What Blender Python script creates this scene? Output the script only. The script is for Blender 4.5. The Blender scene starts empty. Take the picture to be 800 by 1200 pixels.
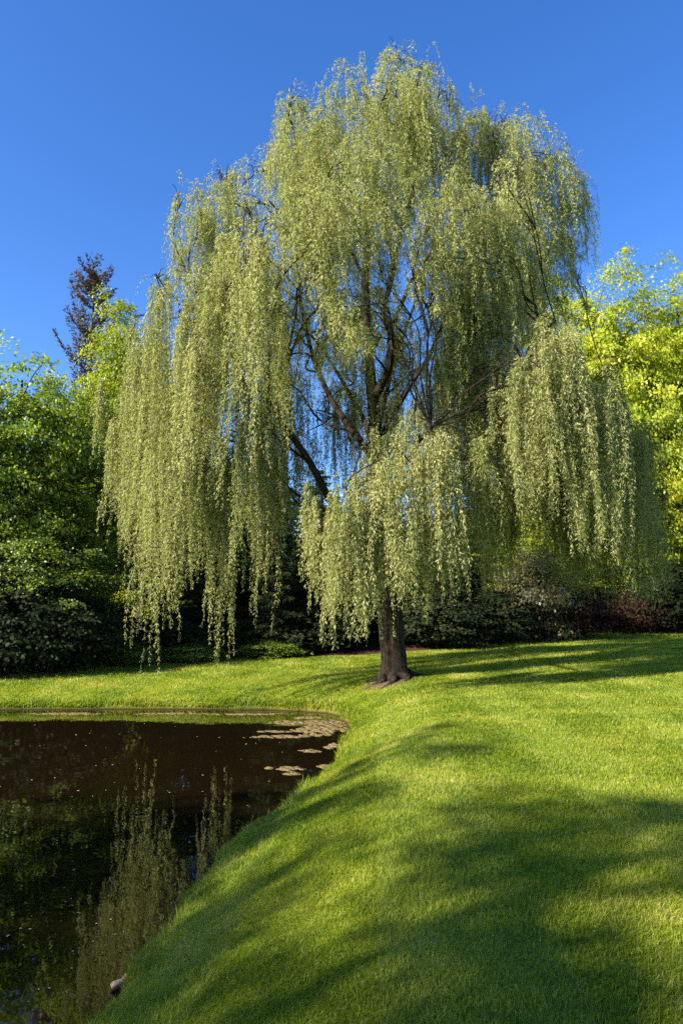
import bpy, math, random
import numpy as np
from mathutils import Vector

rng = np.random.default_rng(7)
random.seed(7)
S = bpy.context.scene
COL = S.collection
R = math.radians

# ------------------------------------------------------------------ camera
CAM = np.array([0.0, 0.0, 1.7])
TILT = R(8.2)
F = 800.0                      # focal length in photo pixels (24 mm, portrait)
ca, sa = math.cos(TILT), math.sin(TILT)

def at(px, py, D):
    """point seen at photo pixel (px,py) lying D metres away (along +y)"""
    a, b = (px - 400) / F, (600 - py) / F
    d = np.array([a, ca - b * sa, sa + b * ca])
    return CAM + d * (D / d[1])

def on_z(px, py, z):
    a, b = (px - 400) / F, (600 - py) / F
    d = np.array([a, ca - b * sa, sa + b * ca])
    return CAM + d * ((z - CAM[2]) / d[2])

cam = bpy.data.cameras.new('camera')
cam.sensor_fit = 'VERTICAL'; cam.sensor_height = 36; cam.sensor_width = 24; cam.lens = 24
cam.clip_start = 0.05; cam.clip_end = 3000
co = bpy.data.objects.new('camera', cam); COL.objects.link(co)
co.location = CAM; co.rotation_euler = (math.pi / 2 + TILT, 0, 0)
S.camera = co

# ------------------------------------------------------------------ light
SUN_EL, SUN_BACK = 31.0, 30.0          # elevation; sun stands on the left, turned this far behind the camera
to_sun = Vector((-math.cos(R(SUN_BACK)) * math.cos(R(SUN_EL)),
                 -math.sin(R(SUN_BACK)) * math.cos(R(SUN_EL)), math.sin(R(SUN_EL))))
sl = bpy.data.lights.new('sun', 'SUN'); sl.energy = 5.0; sl.angle = R(0.53); sl.color = (1.0, 0.93, 0.80)
so = bpy.data.objects.new('sun', sl); COL.objects.link(so)
so.location = (-30, -10, 30)
so.rotation_euler = to_sun.to_track_quat('Z', 'Y').to_euler()

w = bpy.data.worlds.new('World'); S.world = w; w.use_nodes = True
nt = w.node_tree; nt.nodes.clear()
sky = nt.nodes.new('ShaderNodeTexSky'); sky.sky_type = 'NISHITA'; sky.sun_disc = False
sky.sun_elevation = R(SUN_EL)
sky.sun_rotation = math.atan2(to_sun.x, to_sun.y)
sky.altitude = 300; sky.air_density = 1.0; sky.dust_density = 0.6; sky.ozone_density = 3.5
hs = nt.nodes.new('ShaderNodeHueSaturation'); hs.inputs['Saturation'].default_value = 1.26; hs.inputs['Hue'].default_value = .512
bg = nt.nodes.new('ShaderNodeBackground'); bg.inputs['Strength'].default_value = 0.105
wo = nt.nodes.new('ShaderNodeOutputWorld')
nt.links.new(sky.outputs[0], hs.inputs['Color'])
nt.links.new(hs.outputs[0], bg.inputs['Color']); nt.links.new(bg.outputs[0], wo.inputs['Surface'])

S.view_settings.view_transform = 'Standard'; S.view_settings.look = 'None'
S.view_settings.gamma = 1; S.view_settings.use_curve_mapping = False
S.view_settings.exposure = 1.5
S.render.engine = 'CYCLES'
S.cycles.max_bounces = 7; S.cycles.diffuse_bounces = 3; S.cycles.glossy_bounces = 3
S.cycles.transmission_bounces = 4; S.cycles.transparent_max_bounces = 4
S.cycles.use_denoising = False
S.cycles.caustics_reflective = False; S.cycles.caustics_refractive = False
S.cycles.sample_clamp_indirect = 6

# ------------------------------------------------------------------ helpers
def tag(o, label=None, category=None, kind=None, group=None):
    if label: o['label'] = label
    if category: o['category'] = category
    if kind: o['kind'] = kind
    if group: o['group'] = group
    return o

def link(o, parent=None):
    COL.objects.link(o)
    if parent is not None: o.parent = parent
    return o

def empty(name, loc, rz=0.0):
    o = bpy.data.objects.new(name, None); link(o)
    o.location = loc; o.rotation_euler = (0, 0, rz); o.empty_display_size = 0.3
    return o

def make_mesh(name, verts, loops, starts, mats, smooth=False, attrs=None, mat_idx=None):
    me = bpy.data.meshes.new(name)
    verts = np.ascontiguousarray(verts, dtype=np.float32)
    me.vertices.add(len(verts)); me.vertices.foreach_set('co', verts.ravel())
    loops = np.ascontiguousarray(loops, dtype=np.int32).ravel()
    starts = np.ascontiguousarray(starts, dtype=np.int32)
    me.loops.add(len(loops)); me.loops.foreach_set('vertex_index', loops)
    me.polygons.add(len(starts)); me.polygons.foreach_set('loop_start', starts)
    if attrs:
        for k, v in attrs.items():
            at_ = me.attributes.new(k, 'FLOAT', 'POINT')
            at_.data.foreach_set('value', np.ascontiguousarray(v, dtype=np.float32))
    for m in (mats if isinstance(mats, (list, tuple)) else [mats]): me.materials.append(m)
    if mat_idx is not None: me.polygons.foreach_set('material_index', np.ascontiguousarray(mat_idx, dtype=np.int32))
    if smooth: me.polygons.foreach_set('use_smooth', np.ones(len(starts), dtype=bool))
    me.update(calc_edges=True)
    return me

def obj(name, me, parent=None):
    return link(bpy.data.objects.new(name, me), parent)

def norm(v):
    return v / np.maximum(np.linalg.norm(v, axis=-1, keepdims=True), 1e-9)

def rand_dirs(n):
    v = rng.normal(size=(n, 3)); return norm(v)

def catmull(pts, n=8):
    pts = np.asarray(pts, float)
    P = np.vstack([2 * pts[0] - pts[1], pts, 2 * pts[-1] - pts[-2]])
    out = []
    for i in range(1, len(P) - 2):
        for t in np.linspace(0, 1, n, endpoint=False):
            p0, p1, p2, p3 = P[i - 1], P[i], P[i + 1], P[i + 2]
            out.append(0.5 * ((2 * p1) + (-p0 + p2) * t + (2 * p0 - 5 * p1 + 4 * p2 - p3) * t * t + (-p0 + 3 * p1 - 3 * p2 + p3) * t ** 3))
    out.append(P[-2]); return np.array(out)

class Tubes:
    """collects tapered tubes into one mesh"""
    def __init__(self): self.v = []; self.f = []; self.n = 0
    def add(self, pts, rad, sides=8, bump=0.0, flare=None):
        pts = np.asarray(pts, float); rad = np.asarray(rad, float)
        m = len(pts)
        tan = norm(np.gradient(pts, axis=0))
        ref = np.array([0.31, 0.2, 0.93]) if abs(tan[0][2]) < 0.9 else np.array([1.0, 0.1, 0.0])
        a = norm(np.cross(tan, ref)); b = np.cross(tan, a)
        th = np.linspace(0, 2 * np.pi, sides, endpoint=False)
        rr = np.repeat(rad[:, None], sides, 1)
        if bump:
            ph = rng.uniform(0, 6.28, 4)
            s = np.linspace(0, 1, m)[:, None]
            rr = rr * (1 + bump * (np.sin(3 * th[None] + 5 * s + ph[0]) * .5 + np.sin(7 * th[None] - 9 * s + ph[1]) * .35 + np.sin(13 * th[None] + 14 * s + ph[2]) * .25)
                       + bump * .5 * rng.normal(size=rr.shape))
        if flare is not None: rr = rr * flare(th[None], np.arange(m)[:, None])
        ring = pts[:, None] + rr[..., None] * (np.cos(th)[None, :, None] * a[:, None] + np.sin(th)[None, :, None] * b[:, None])
        base = self.n
        self.v.append(ring.reshape(-1, 3)); self.n += m * sides
        i = np.arange(m - 1)[:, None] * sides; j = np.arange(sides)[None]
        j2 = (j + 1) % sides
        q = np.stack([i + j, i + j2, i + sides + j2, i + sides + j], -1).reshape(-1, 4) + base
        self.f.append(q)
    def mesh(self, name, mat):
        v = np.vstack(self.v); f = np.vstack(self.f)
        return make_mesh(name, v, f, np.arange(len(f)) * 4, mat, smooth=True)

def leaf_mesh(name, base, d, wv, ln, wd, tint, mat, fold=0.0):
    """diamond leaves; base (n,3), direction d, width vector wv"""
    n = len(base)
    ln = np.asarray(ln)[:, None]; wd = np.asarray(wd)[:, None]
    nv = np.cross(d, wv)
    mid = base + d * ln * 0.42
    V = np.empty((n, 4, 3), np.float32)
    V[:, 0] = base
    V[:, 1] = mid + wv * wd * .5 + nv * fold * wd
    V[:, 2] = base + d * ln
    V[:, 3] = mid - wv * wd * .5 + nv * fold * wd
    return make_mesh(name, V.reshape(-1, 3), np.arange(n * 4), np.arange(n) * 4, mat, attrs={'tint': np.repeat(tint, 4)})

# ------------------------------------------------------------------ materials
def mat(name):
    m = bpy.data.materials.new(name); m.use_nodes = True; m.node_tree.nodes.clear()
    return m, m.node_tree.nodes, m.node_tree.links

def leaf_mat(name, c0, c1, c2, trans=(0.3, 0.35, 0.05), tf=0.35, rough=0.45, spec=0.35):
    m, N, L = mat(name)
    at_ = N.new('ShaderNodeAttribute'); at_.attribute_name = 'tint'
    cr = N.new('ShaderNodeValToRGB')
    cr.color_ramp.elements[0].color = (*c0, 1); cr.color_ramp.elements[1].color = (*c2, 1)
    e = cr.color_ramp.elements.new(0.5); e.color = (*c1, 1)
    L.new(at_.outputs['Fac'], cr.inputs[0])
    p = N.new('ShaderNodeBsdfPrincipled'); p.inputs['Roughness'].default_value = rough
    p.inputs['Specular IOR Level'].default_value = spec
    L.new(cr.outputs[0], p.inputs['Base Color'])
    t = N.new('ShaderNodeBsdfTranslucent')
    mx = N.new('ShaderNodeMixRGB'); mx.blend_type = 'MULTIPLY'; mx.inputs[0].default_value = 1
    sc = tuple(x for x in trans)
    mx.inputs[2].default_value = (*sc, 1)
    L.new(cr.outputs[0], mx.inputs[1]); L.new(mx.outputs[0], t.inputs['Color'])
    ms = N.new('ShaderNodeMixShader'); ms.inputs[0].default_value = tf
    L.new(p.outputs[0], ms.inputs[1]); L.new(t.outputs[0], ms.inputs[2])
    o = N.new('ShaderNodeOutputMaterial'); L.new(ms.outputs[0], o.inputs['Surface'])
    return m

def bark_mat(name, c0, c1, scale=6.0):
    m, N, L = mat(name)
    tc = N.new('ShaderNodeTexCoord'); mp = N.new('ShaderNodeMapping'); mp.inputs['Scale'].default_value = (1, 1, 0.18)
    L.new(tc.outputs['Object'], mp.inputs['Vector'])
    nz = N.new('ShaderNodeTexNoise'); nz.inputs['Scale'].default_value = scale * 3; nz.inputs['Detail'].default_value = 8
    nz.inputs['Roughness'].default_value = .65
    L.new(mp.outputs[0], nz.inputs['Vector'])
    cr = N.new('ShaderNodeValToRGB'); cr.color_ramp.elements[0].position = .35; cr.color_ramp.elements[1].position = .7
    cr.color_ramp.elements[0].color = (*c0, 1); cr.color_ramp.elements[1].color = (*c1, 1)
    L.new(nz.outputs['Fac'], cr.inputs[0])
    p = N.new('ShaderNodeBsdfPrincipled'); p.inputs['Roughness'].default_value = .9; p.inputs['Specular IOR Level'].default_value = .15
    L.new(cr.outputs[0], p.inputs['Base Color'])
    b = N.new('ShaderNodeBump'); b.inputs['Strength'].default_value = 1.0; b.inputs['Distance'].default_value = .08
    L.new(nz.outputs['Fac'], b.inputs['Height']); L.new(b.outputs[0], p.inputs['Normal'])
    o = N.new('ShaderNodeOutputMaterial'); L.new(p.outputs[0], o.inputs['Surface'])
    return m

def soil_mat(name, cols, scale=9.0, bump=.03):
    m, N, L = mat(name)
    ge = N.new('ShaderNodeNewGeometry')
    nz = N.new('ShaderNodeTexNoise'); nz.inputs['Scale'].default_value = scale; nz.inputs['Detail'].default_value = 10; nz.inputs['Roughness'].default_value = .75
    L.new(ge.outputs['Position'], nz.inputs['Vector'])
    cr = N.new('ShaderNodeValToRGB')
    cr.color_ramp.elements[0].position = .3; cr.color_ramp.elements[1].position = .72
    cr.color_ramp.elements[0].color = (*cols[0], 1); cr.color_ramp.elements[1].color = (*cols[2], 1)
    e = cr.color_ramp.elements.new(.5); e.color = (*cols[1], 1)
    L.new(nz.outputs['Fac'], cr.inputs[0])
    p = N.new('ShaderNodeBsdfPrincipled'); p.inputs['Roughness'].default_value = .95; p.inputs['Specular IOR Level'].default_value = .1
    L.new(cr.outputs[0], p.inputs['Base Color'])
    b = N.new('ShaderNodeBump'); b.inputs['Strength'].default_value = .8; b.inputs['Distance'].default_value = bump
    L.new(nz.outputs['Fac'], b.inputs['Height']); L.new(b.outputs[0], p.inputs['Normal'])
    o = N.new('ShaderNodeOutputMaterial'); L.new(p.outputs[0], o.inputs['Surface'])
    return m

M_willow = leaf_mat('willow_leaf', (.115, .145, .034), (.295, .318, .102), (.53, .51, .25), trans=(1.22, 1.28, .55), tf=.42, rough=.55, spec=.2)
M_maple = leaf_mat('maple_leaf', (.10, .17, .015), (.21, .29, .022), (.38, .40, .035), trans=(1.5, 1.5, .5), tf=.45)
M_yellow = leaf_mat('yellow_maple_leaf', (.15, .21, .012), (.32, .37, .02), (.52, .50, .045), trans=(1.4, 1.4, .45), tf=.45)
M_lime = leaf_mat('lime_leaf', (.12, .17, .012), (.25, .30, .02), (.42, .44, .04), trans=(1.4, 1.4, .5), tf=.42)
M_green = leaf_mat('green_leaf', (.055, .10, .014), (.125, .185, .02), (.24, .26, .035), trans=(1.6, 1.6, .6), tf=.35)
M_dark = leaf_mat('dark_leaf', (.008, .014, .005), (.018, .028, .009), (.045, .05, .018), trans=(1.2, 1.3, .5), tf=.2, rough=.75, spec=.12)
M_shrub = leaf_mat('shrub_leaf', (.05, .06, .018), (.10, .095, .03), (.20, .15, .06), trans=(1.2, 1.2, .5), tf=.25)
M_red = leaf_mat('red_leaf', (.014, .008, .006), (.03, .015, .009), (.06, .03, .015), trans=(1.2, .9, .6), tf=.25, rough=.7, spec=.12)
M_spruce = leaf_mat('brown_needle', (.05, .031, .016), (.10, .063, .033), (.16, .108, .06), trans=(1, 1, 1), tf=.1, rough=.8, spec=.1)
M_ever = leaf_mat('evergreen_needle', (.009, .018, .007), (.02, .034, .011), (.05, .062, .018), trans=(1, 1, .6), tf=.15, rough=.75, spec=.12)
M_bark = bark_mat('willow_bark', (.014, .010, .007), (.06, .044, .03), 5)
M_bark2 = bark_mat('tree_bark', (.02, .016, .012), (.08, .06, .045), 6)
M_soil = soil_mat('mulch', ((.018, .008, .005), (.06, .025, .016), (.16, .075, .05)))
M_root = soil_mat('bare_soil', ((.045, .028, .017), (.11, .07, .045), (.23, .155, .105)), 14)
M_scum = soil_mat('algae_scum', ((.075, .06, .02), (.16, .115, .05), (.27, .20, .11)), 9, .006)
M_stone = soil_mat('pink_stone', ((.26, .16, .10), (.42, .28, .18), (.55, .40, .28)), 12, .02)

# grass: blade and ground share their greens (patches by world position)
def grass_nodes(N, L, dark=1.0, tint=True):
    ge = N.new('ShaderNodeNewGeometry')
    n1 = N.new('ShaderNodeTexNoise'); n1.inputs['Scale'].default_value = .75; n1.inputs['Detail'].default_value = 4
    n2 = N.new('ShaderNodeTexNoise'); n2.inputs['Scale'].default_value = 5.0; n2.inputs['Detail'].default_value = 5
    L.new(ge.outputs['Position'], n1.inputs['Vector']); L.new(ge.outputs['Position'], n2.inputs['Vector'])
    ad = N.new('ShaderNodeMath'); ad.operation = 'MULTIPLY_ADD'; ad.inputs[1].default_value = .45
    L.new(n2.outputs['Fac'], ad.inputs[0]); L.new(n1.outputs['Fac'], ad.inputs[2])
    src = ad.outputs[0]
    if tint:
        a = N.new('ShaderNodeAttribute'); a.attribute_name = 'tint'
        ma = N.new('ShaderNodeMath'); ma.operation = 'MULTIPLY_ADD'; ma.inputs[1].default_value = .55
        L.new(a.outputs['Fac'], ma.inputs[0]); L.new(src, ma.inputs[2]); src = ma.outputs[0]
        lo, hi = .72, 1.34
    else: lo, hi = .45, 1.0
    mr = N.new('ShaderNodeMapRange'); mr.inputs[1].default_value = lo; mr.inputs[2].default_value = hi
    L.new(src, mr.inputs[0])
    cr = N.new('ShaderNodeValToRGB')
    el = cr.color_ramp.elements
    k = dark
    el[0].position = 0.0; el[0].color = (.085 * k, .14 * k, .010 * k, 1)
    el[1].position = 1.0; el[1].color = (.46 * k, .41 * k, .11 * k, 1)
    e = el.new(.4); e.color = (.185 * k, .245 * k, .014 * k, 1)
    e = el.new(.75); e.color = (.285 * k, .32 * k, .026 * k, 1)
    L.new(mr.outputs[0], cr.inputs[0])
    return cr.outputs[0], n2

m, N, L = mat('grass_blade'); M_grass = m
c, _ = grass_nodes(N, L)
p = N.new('ShaderNodeBsdfPrincipled'); p.inputs['Roughness'].default_value = .5; p.inputs['Specular IOR Level'].default_value = .3
L.new(c, p.inputs['Base Color'])
t = N.new('ShaderNodeBsdfTranslucent'); mx = N.new('ShaderNodeMixRGB'); mx.blend_type = 'MULTIPLY'; mx.inputs[0].default_value = 1
mx.inputs[2].default_value = (1.5, 1.5, .6, 1); L.new(c, mx.inputs[1]); L.new(mx.outputs[0], t.inputs['Color'])
ms = N.new('ShaderNodeMixShader'); ms.inputs[0].default_value = .4
L.new(p.outputs[0], ms.inputs[1]); L.new(t.outputs[0], ms.inputs[2])
o = N.new('ShaderNodeOutputMaterial'); L.new(ms.outputs[0], o.inputs['Surface'])

m, N, L = mat('lawn_ground'); M_lawn = m
c, n2 = grass_nodes(N, L, .75, tint=False)
p = N.new('ShaderNodeBsdfPrincipled'); p.inputs['Roughness'].default_value = .9; p.inputs['Specular IOR Level'].default_value = .1
ge = N.new('ShaderNodeNewGeometry'); sx = N.new('ShaderNodeSeparateXYZ'); L.new(ge.outputs['Position'], sx.inputs[0])
mr = N.new('ShaderNodeMapRange'); mr.inputs[1].default_value = -.90; mr.inputs[2].default_value = -.80
L.new(sx.outputs['Z'], mr.inputs[0])
mm = N.new('ShaderNodeMixRGB'); mm.inputs[1].default_value = (.045, .028, .014, 1); L.new(mr.outputs[0], mm.inputs[0]); L.new(c, mm.inputs[2])
L.new(mm.outputs[0], p.inputs['Base Color'])
bn = N.new('ShaderNodeTexNoise'); bn.inputs['Scale'].default_value = 40; bn.inputs['Detail'].default_value = 6
L.new(ge.outputs['Position'], bn.inputs['Vector'])
b = N.new('ShaderNodeBump'); b.inputs['Strength'].default_value = 1; b.inputs['Distance'].default_value = .05
L.new(bn.outputs['Fac'], b.inputs['Height']); L.new(b.outputs[0], p.inputs['Normal'])
o = N.new('ShaderNodeOutputMaterial'); L.new(p.outputs[0], o.inputs['Surface'])

m, N, L = mat('pond_water'); M_water = m
ge = N.new('ShaderNodeNewGeometry')
mp = N.new('ShaderNodeMapping'); mp.inputs['Scale'].default_value = (1, .8, 1); L.new(ge.outputs['Position'], mp.inputs['Vector'])
nz = N.new('ShaderNodeTexNoise'); nz.inputs['Scale'].default_value = 2.6; nz.inputs['Detail'].default_value = 3; nz.inputs['Roughness'].default_value = .45
L.new(mp.outputs[0], nz.inputs['Vector'])
b = N.new('ShaderNodeBump'); b.inputs['Strength'].default_value = .06; b.inputs['Distance'].default_value = .05
L.new(nz.outputs['Fac'], b.inputs['Height'])
p = N.new('ShaderNodeBsdfPrincipled'); p.inputs['Base Color'].default_value = (.0075, .0046, .0017, 1)
p.inputs['Roughness'].default_value = .015; p.inputs['IOR'].default_value = 1.5
L.new(b.outputs[0], p.inputs['Normal'])
o = N.new('ShaderNodeOutputMaterial'); L.new(p.outputs[0], o.inputs['Surface'])

# ------------------------------------------------------------------ terrain
ZW = -0.90
shore_px = [(115, 1198), (138, 1165), (172, 1120), (205, 1082), (224, 1050), (252, 1015), (300, 975), (345, 942), (375, 915), (394, 886),
            (406, 864), (407, 850), (396, 840), (370, 835), (330, 832.5), (250, 831.5), (170, 831), (90, 831.5), (0, 832)]
shore = [tuple(on_z(x, y, ZW)[:2]) for x, y in shore_px]
shore += [(-12.5, 17.2), (-15.5, 15.5), (-17.5, 12), (-18, 7), (-16.5, 2), (-13, -2), (-8.5, -4), (-5, -3.2), (-3.2, -1), (-2.3, 1.2), (-1.9, 3.2)]
shore = np.array(shore)
sh = catmull(np.vstack([shore, shore[:1]]), 5)[:-1]
nse = np.sin(np.arange(len(sh)) * 1.7) * .05 + np.sin(np.arange(len(sh)) * .61 + 1) * .06
sh = sh + nse[:, None] * np.array([1, .4])

def sdist(x, y):
    """signed distance to the shoreline (+ on land)"""
    P = np.stack([x, y], -1); d2 = np.full(x.shape, 1e18); inside = np.zeros(x.shape, bool)
    n = len(sh)
    for i in range(n):
        a, b_ = sh[i], sh[(i + 1) % n]
        ab = b_ - a
        t = np.clip(((P - a) @ ab) / (ab @ ab), 0, 1)
        q = P - a - t[..., None] * ab
        d2 = np.minimum(d2, (q ** 2).sum(-1))
        c_ = ((a[1] > y) != (b_[1] > y))
        with np.errstate(divide='ignore', invalid='ignore'):
            xx = (b_[0] - a[0]) * (y - a[1]) / (b_[1] - a[1]) + a[0]
        inside ^= c_ & (x < xx)
    d = np.sqrt(d2)
    return np.where(inside, -d, d)

ctrl = np.array([(0, 0, 0), (4, 5, .05), (0.8, 8, -.06), (4, 12, -.05), (1.5, 19, -.08), (2, 14, -.10), (-2.5, 21, -.36), (-6, 21.5, -.5), (-10, 22, -.6), (8, 20, .08),
                 (15, 38, .62), (7, 30, .3), (20, 25, .5), (0, 30, 0), (-10, 30, -.3), (0, 60, 1.2), (40, 60, 1.8), (-40, 60, .3), (-22, 12, -.3),
                 (-22, -5, 0), (0, -15, .3), (30, 0, .4), (-60, 0, 0), (60, 20, 1), (0, 120, 2), (-1, 24, -.2), (12, 29, .33)], float)
def base_h(x, y):
    num = np.zeros(x.shape); den = np.zeros(x.shape)
    for cx, cy, cz in ctrl:
        r2 = (x - cx) ** 2 + (y - cy) ** 2
        s = 3.0 + .16 * math.hypot(cx, cy)
        w_ = np.exp(-np.sqrt(r2 + .5) / s * 1.5) + 1e-9 / (1 + r2)
        num += w_ * cz; den += w_
    return num / den

def height(x, y):
    d = sdist(x, y); b_ = base_h(x, y)
    lip = ZW + .10
    t = np.clip(d / 2.6, 0, 1)
    prof = 1 - (1 - t) ** 2.1
    land = lip + (np.maximum(b_, lip + .05) - lip) * prof
    land = land + .02 * np.sin(x * 1.3 + y * .7) * np.sin(y * .9 - x * .4) * np.clip(d, 0, 1)
    edge = np.clip(d / .12, 0, 1)
    land = ZW - .05 + (land - ZW + .05) * edge
    pond = ZW - .05 - np.clip(-d * .5, 0, 1.2)
    return np.where(d >= 0, land, pond), d

def coords(lo, hi, step, far, grow=1.25):
    a = list(np.arange(lo, hi + 1e-6, step))
    s = step; v = a[-1]
    while v < far: s *= grow; v += s; a.append(v)
    s = step; v = a[0]; pre = []
    while v > -far: s *= grow; v -= s; pre.append(v)
    return np.array(pre[::-1] + a)
GX = coords(-13, 22, .14, 900); GY = coords(0.5, 33, .14, 900)
XX, YY = np.meshgrid(GX, GY)
ZZ, DD = height(XX, YY)

def bil(A, x, y):
    i = np.clip(np.searchsorted(GX, x) - 1, 0, len(GX) - 2); j = np.clip(np.searchsorted(GY, y) - 1, 0, len(GY) - 2)
    u = (x - GX[i]) / (GX[i + 1] - GX[i]); v = (y - GY[j]) / (GY[j + 1] - GY[j])
    return (A[j, i] * (1 - u) + A[j, i + 1] * u) * (1 - v) + (A[j + 1, i] * (1 - u) + A[j + 1, i + 1] * u) * v
def gz(x, y):
    return float(bil(ZZ, np.array([float(x)]), np.array([float(y)]))[0])

ny, nx = XX.shape
V = np.stack([XX, YY, ZZ], -1).reshape(-1, 3)
ii = (np.arange(ny - 1)[:, None] * nx + np.arange(nx - 1)[None]).ravel()
Q = np.stack([ii, ii + 1, ii + nx + 1, ii + nx], -1)
tag(obj('lawn', make_mesh('lawn', V, Q, np.arange(len(Q)) * 4, M_lawn, smooth=True)), 'mown green lawn sloping down to the pond', 'lawn', 'structure')

# water sheet reaching a little under the banks
cen = sh.mean(0)
tn = norm(np.roll(sh, -1, 0) - np.roll(sh, 1, 0)); nrm = np.stack([tn[:, 1], -tn[:, 0]], -1)
test = sdist((sh + nrm * .1)[:, 0], (sh + nrm * .1)[:, 1])
nrm = nrm * np.sign(test)[:, None]
wv = sh + nrm * .07
WV = np.concatenate([wv, np.full((len(wv), 1), ZW)], 1)
tag(obj('water', make_mesh('water', WV, np.arange(len(WV)), [0], M_water)), 'dark still pond water reflecting the trees', 'pond', 'structure')

# mulch beds under the background shrubs
def bed(name, outline, m_, dz, label):
    xs = np.array(outline); lo, hi = xs.min(0), xs.max(0)
    cvs = catmull(np.vstack([xs, xs[:1]]), 6)[:-1]
    n = len(cvs); c_ = cvs.mean(0); rings = []
    for k in np.linspace(1, 0.04, 14):
        rings.append(c_ + (cvs - c_) * k)
    P = np.vstack(rings); z = bil(ZZ, P[:, 0], P[:, 1]) + np.repeat(dz - (dz + .015) * np.linspace(1, 0.04, 14) ** 5, n)
    P = np.concatenate([P, z[:, None]], 1)
    f = []
    for r_ in range(len(rings) - 1):
        for i in range(n):
            f.append((r_ * n + i, r_ * n + (i + 1) % n, (r_ + 1) * n + (i + 1) % n, (r_ + 1) * n + i))
    f = np.array(f)
    return tag(obj(name, make_mesh(name, P, f, np.arange(len(f)) * 4, m_, smooth=True)), label, 'ground', 'structure'), cvs
bed_obj, bed_outline = bed('mulch_bed', [(-3, 26.8), (2, 27.5), (6, 29.5), (10, 33.5), (15, 37.2), (20, 39.0), (30, 40), (42, 46), (30, 60), (10, 58), (-10, 50), (-16, 40), (-16, 30), (-10, 26.6)], M_soil, .05,
    'dark reddish mulch bed under the shrubs behind the lawn')
def in_poly(x, y, poly):
    ins = np.zeros(x.shape, bool); n = len(poly)
    for i in range(n):
        a, b_ = poly[i], poly[(i + 1) % n]
        c_ = ((a[1] > y) != (b_[1] > y))
        with np.errstate(divide='ignore', invalid='ignore'):
            xx = (b_[0] - a[0]) * (y - a[1]) / (b_[1] - a[1]) + a[0]
        ins ^= c_ & (x < xx)
    return ins

# ------------------------------------------------------------------ grass blades
TRUNK = at(463, 789, 19.0); TRUNK[2] = gz(TRUNK[0], TRUNK[1])
def blades(n, d0, d1, pw):
    u = rng.random(n)
    k = 2 - pw
    D = (d0 ** k + u * (d1 ** k - d0 ** k)) ** (1 / k)
    a = R(36) * (rng.random(n) * 2 - 1)
    return D * np.sin(a), D * np.cos(a)
xs, ys = [], []
for n, d0, d1, pw in ((430000, 2.3, 9, 1.5), (360000, 9, 20, 1.6), (270000, 20, 46, 1.5)):
    x, y = blades(n, d0, d1, pw); xs.append(x); ys.append(y)
# longer fringe all along the shoreline
n = 26000
si = rng.integers(0, len(sh), n); tt = rng.random(n)
fr = sh[si] * (1 - tt)[:, None] + sh[(si + 1) % len(sh)] * tt[:, None] + nrm[si] * (np.abs(rng.normal(0, .10, n)) + .03)[:, None]
okf = (np.hypot(fr[:, 0], fr[:, 1]) < 26) & (fr[:, 1] > 1.5) & (fr[:, 0] > -13)
fr = fr[okf]
xs.append(fr[:, 0]); ys.append(fr[:, 1])
nf = len(fr)
x = np.concatenate(xs); y = np.concatenate(ys)
d = bil(DD, x, y)
fringe = np.zeros(len(x), bool); fringe[-nf:] = True
keep = (d > .06) & ~in_poly(x, y, bed_outline) & (np.hypot(x - TRUNK[0], (y - TRUNK[1])) > .40)
x, y, d, fringe = x[keep], y[keep], d[keep], fringe[keep]
z = bil(ZZ, x, y)
D = np.hypot(x, y); n = len(x)
hgt = (.034 + .0010 * D) * rng.uniform(.55, 1.35, n)
tuft = np.sin(x * 2.1 + 1.3 * np.sin(y * 1.7)) * np.sin(y * 2.7 + 1.1 * np.sin(x * 2.3))
hgt *= 1 + .25 * tuft
edge = np.clip(1 - d / .5, 0, 1)
hgt *= 1 + 1.0 * edge * rng.random(n) + fringe * rng.uniform(.3, 1.6, n) * (1 + .8 * np.sin(x * 3.1) * np.sin(y * 2.3 + 1))
wid = np.maximum(.0036, .00075 * D) * rng.uniform(.7, 1.3, n)
stripe = np.sign(np.sin((x - .05 * y) * 2 * np.pi / 1.9))
lean = rng.normal(0, .42, (n, 2)); lean[:, 1] += .30 * stripe; lean[:, 0] += .12
lean += fringe[:, None] * rng.normal(0, .35, (n, 2))
th = rng.uniform(0, 6.283, n)
wx = np.stack([np.cos(th), np.sin(th), np.zeros(n)], -1)
B = np.stack([x, y, z - .006], -1)
up = np.array([0, 0, 1.0])
ln3 = np.concatenate([lean, np.zeros((n, 1))], 1)
mid = B + hgt[:, None] * (.55 * up + .28 * ln3)
tip = B + hgt[:, None] * (1.0 * up * (1 - .25 * np.clip(np.linalg.norm(lean, axis=1), 0, 1.5))[:, None] + .95 * ln3)
GV = np.empty((n, 5, 3), np.float32)
hw = wid[:, None] * wx * .5
GV[:, 0] = B - hw; GV[:, 1] = B + hw; GV[:, 2] = mid + hw * .85; GV[:, 3] = tip; GV[:, 4] = mid - hw * .85
lp = (np.arange(n)[:, None] * 5 + np.array([0, 1, 2, 4, 4, 2, 3])[None]).ravel()
stt = (np.arange(n)[:, None] * 7 + np.array([0, 4])[None]).ravel()
tint = np.clip(rng.normal(.5, .22, n) + (rng.random(n) < .03) * .5, 0, 1.3)
tag(obj('grass', make_mesh('grass', GV.reshape(-1, 3), lp, stt, M_grass, attrs={'tint': np.repeat(tint, 5)})),
    'short mown grass blades covering the lawn, longer along the pond edge', 'grass', 'stuff')

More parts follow.
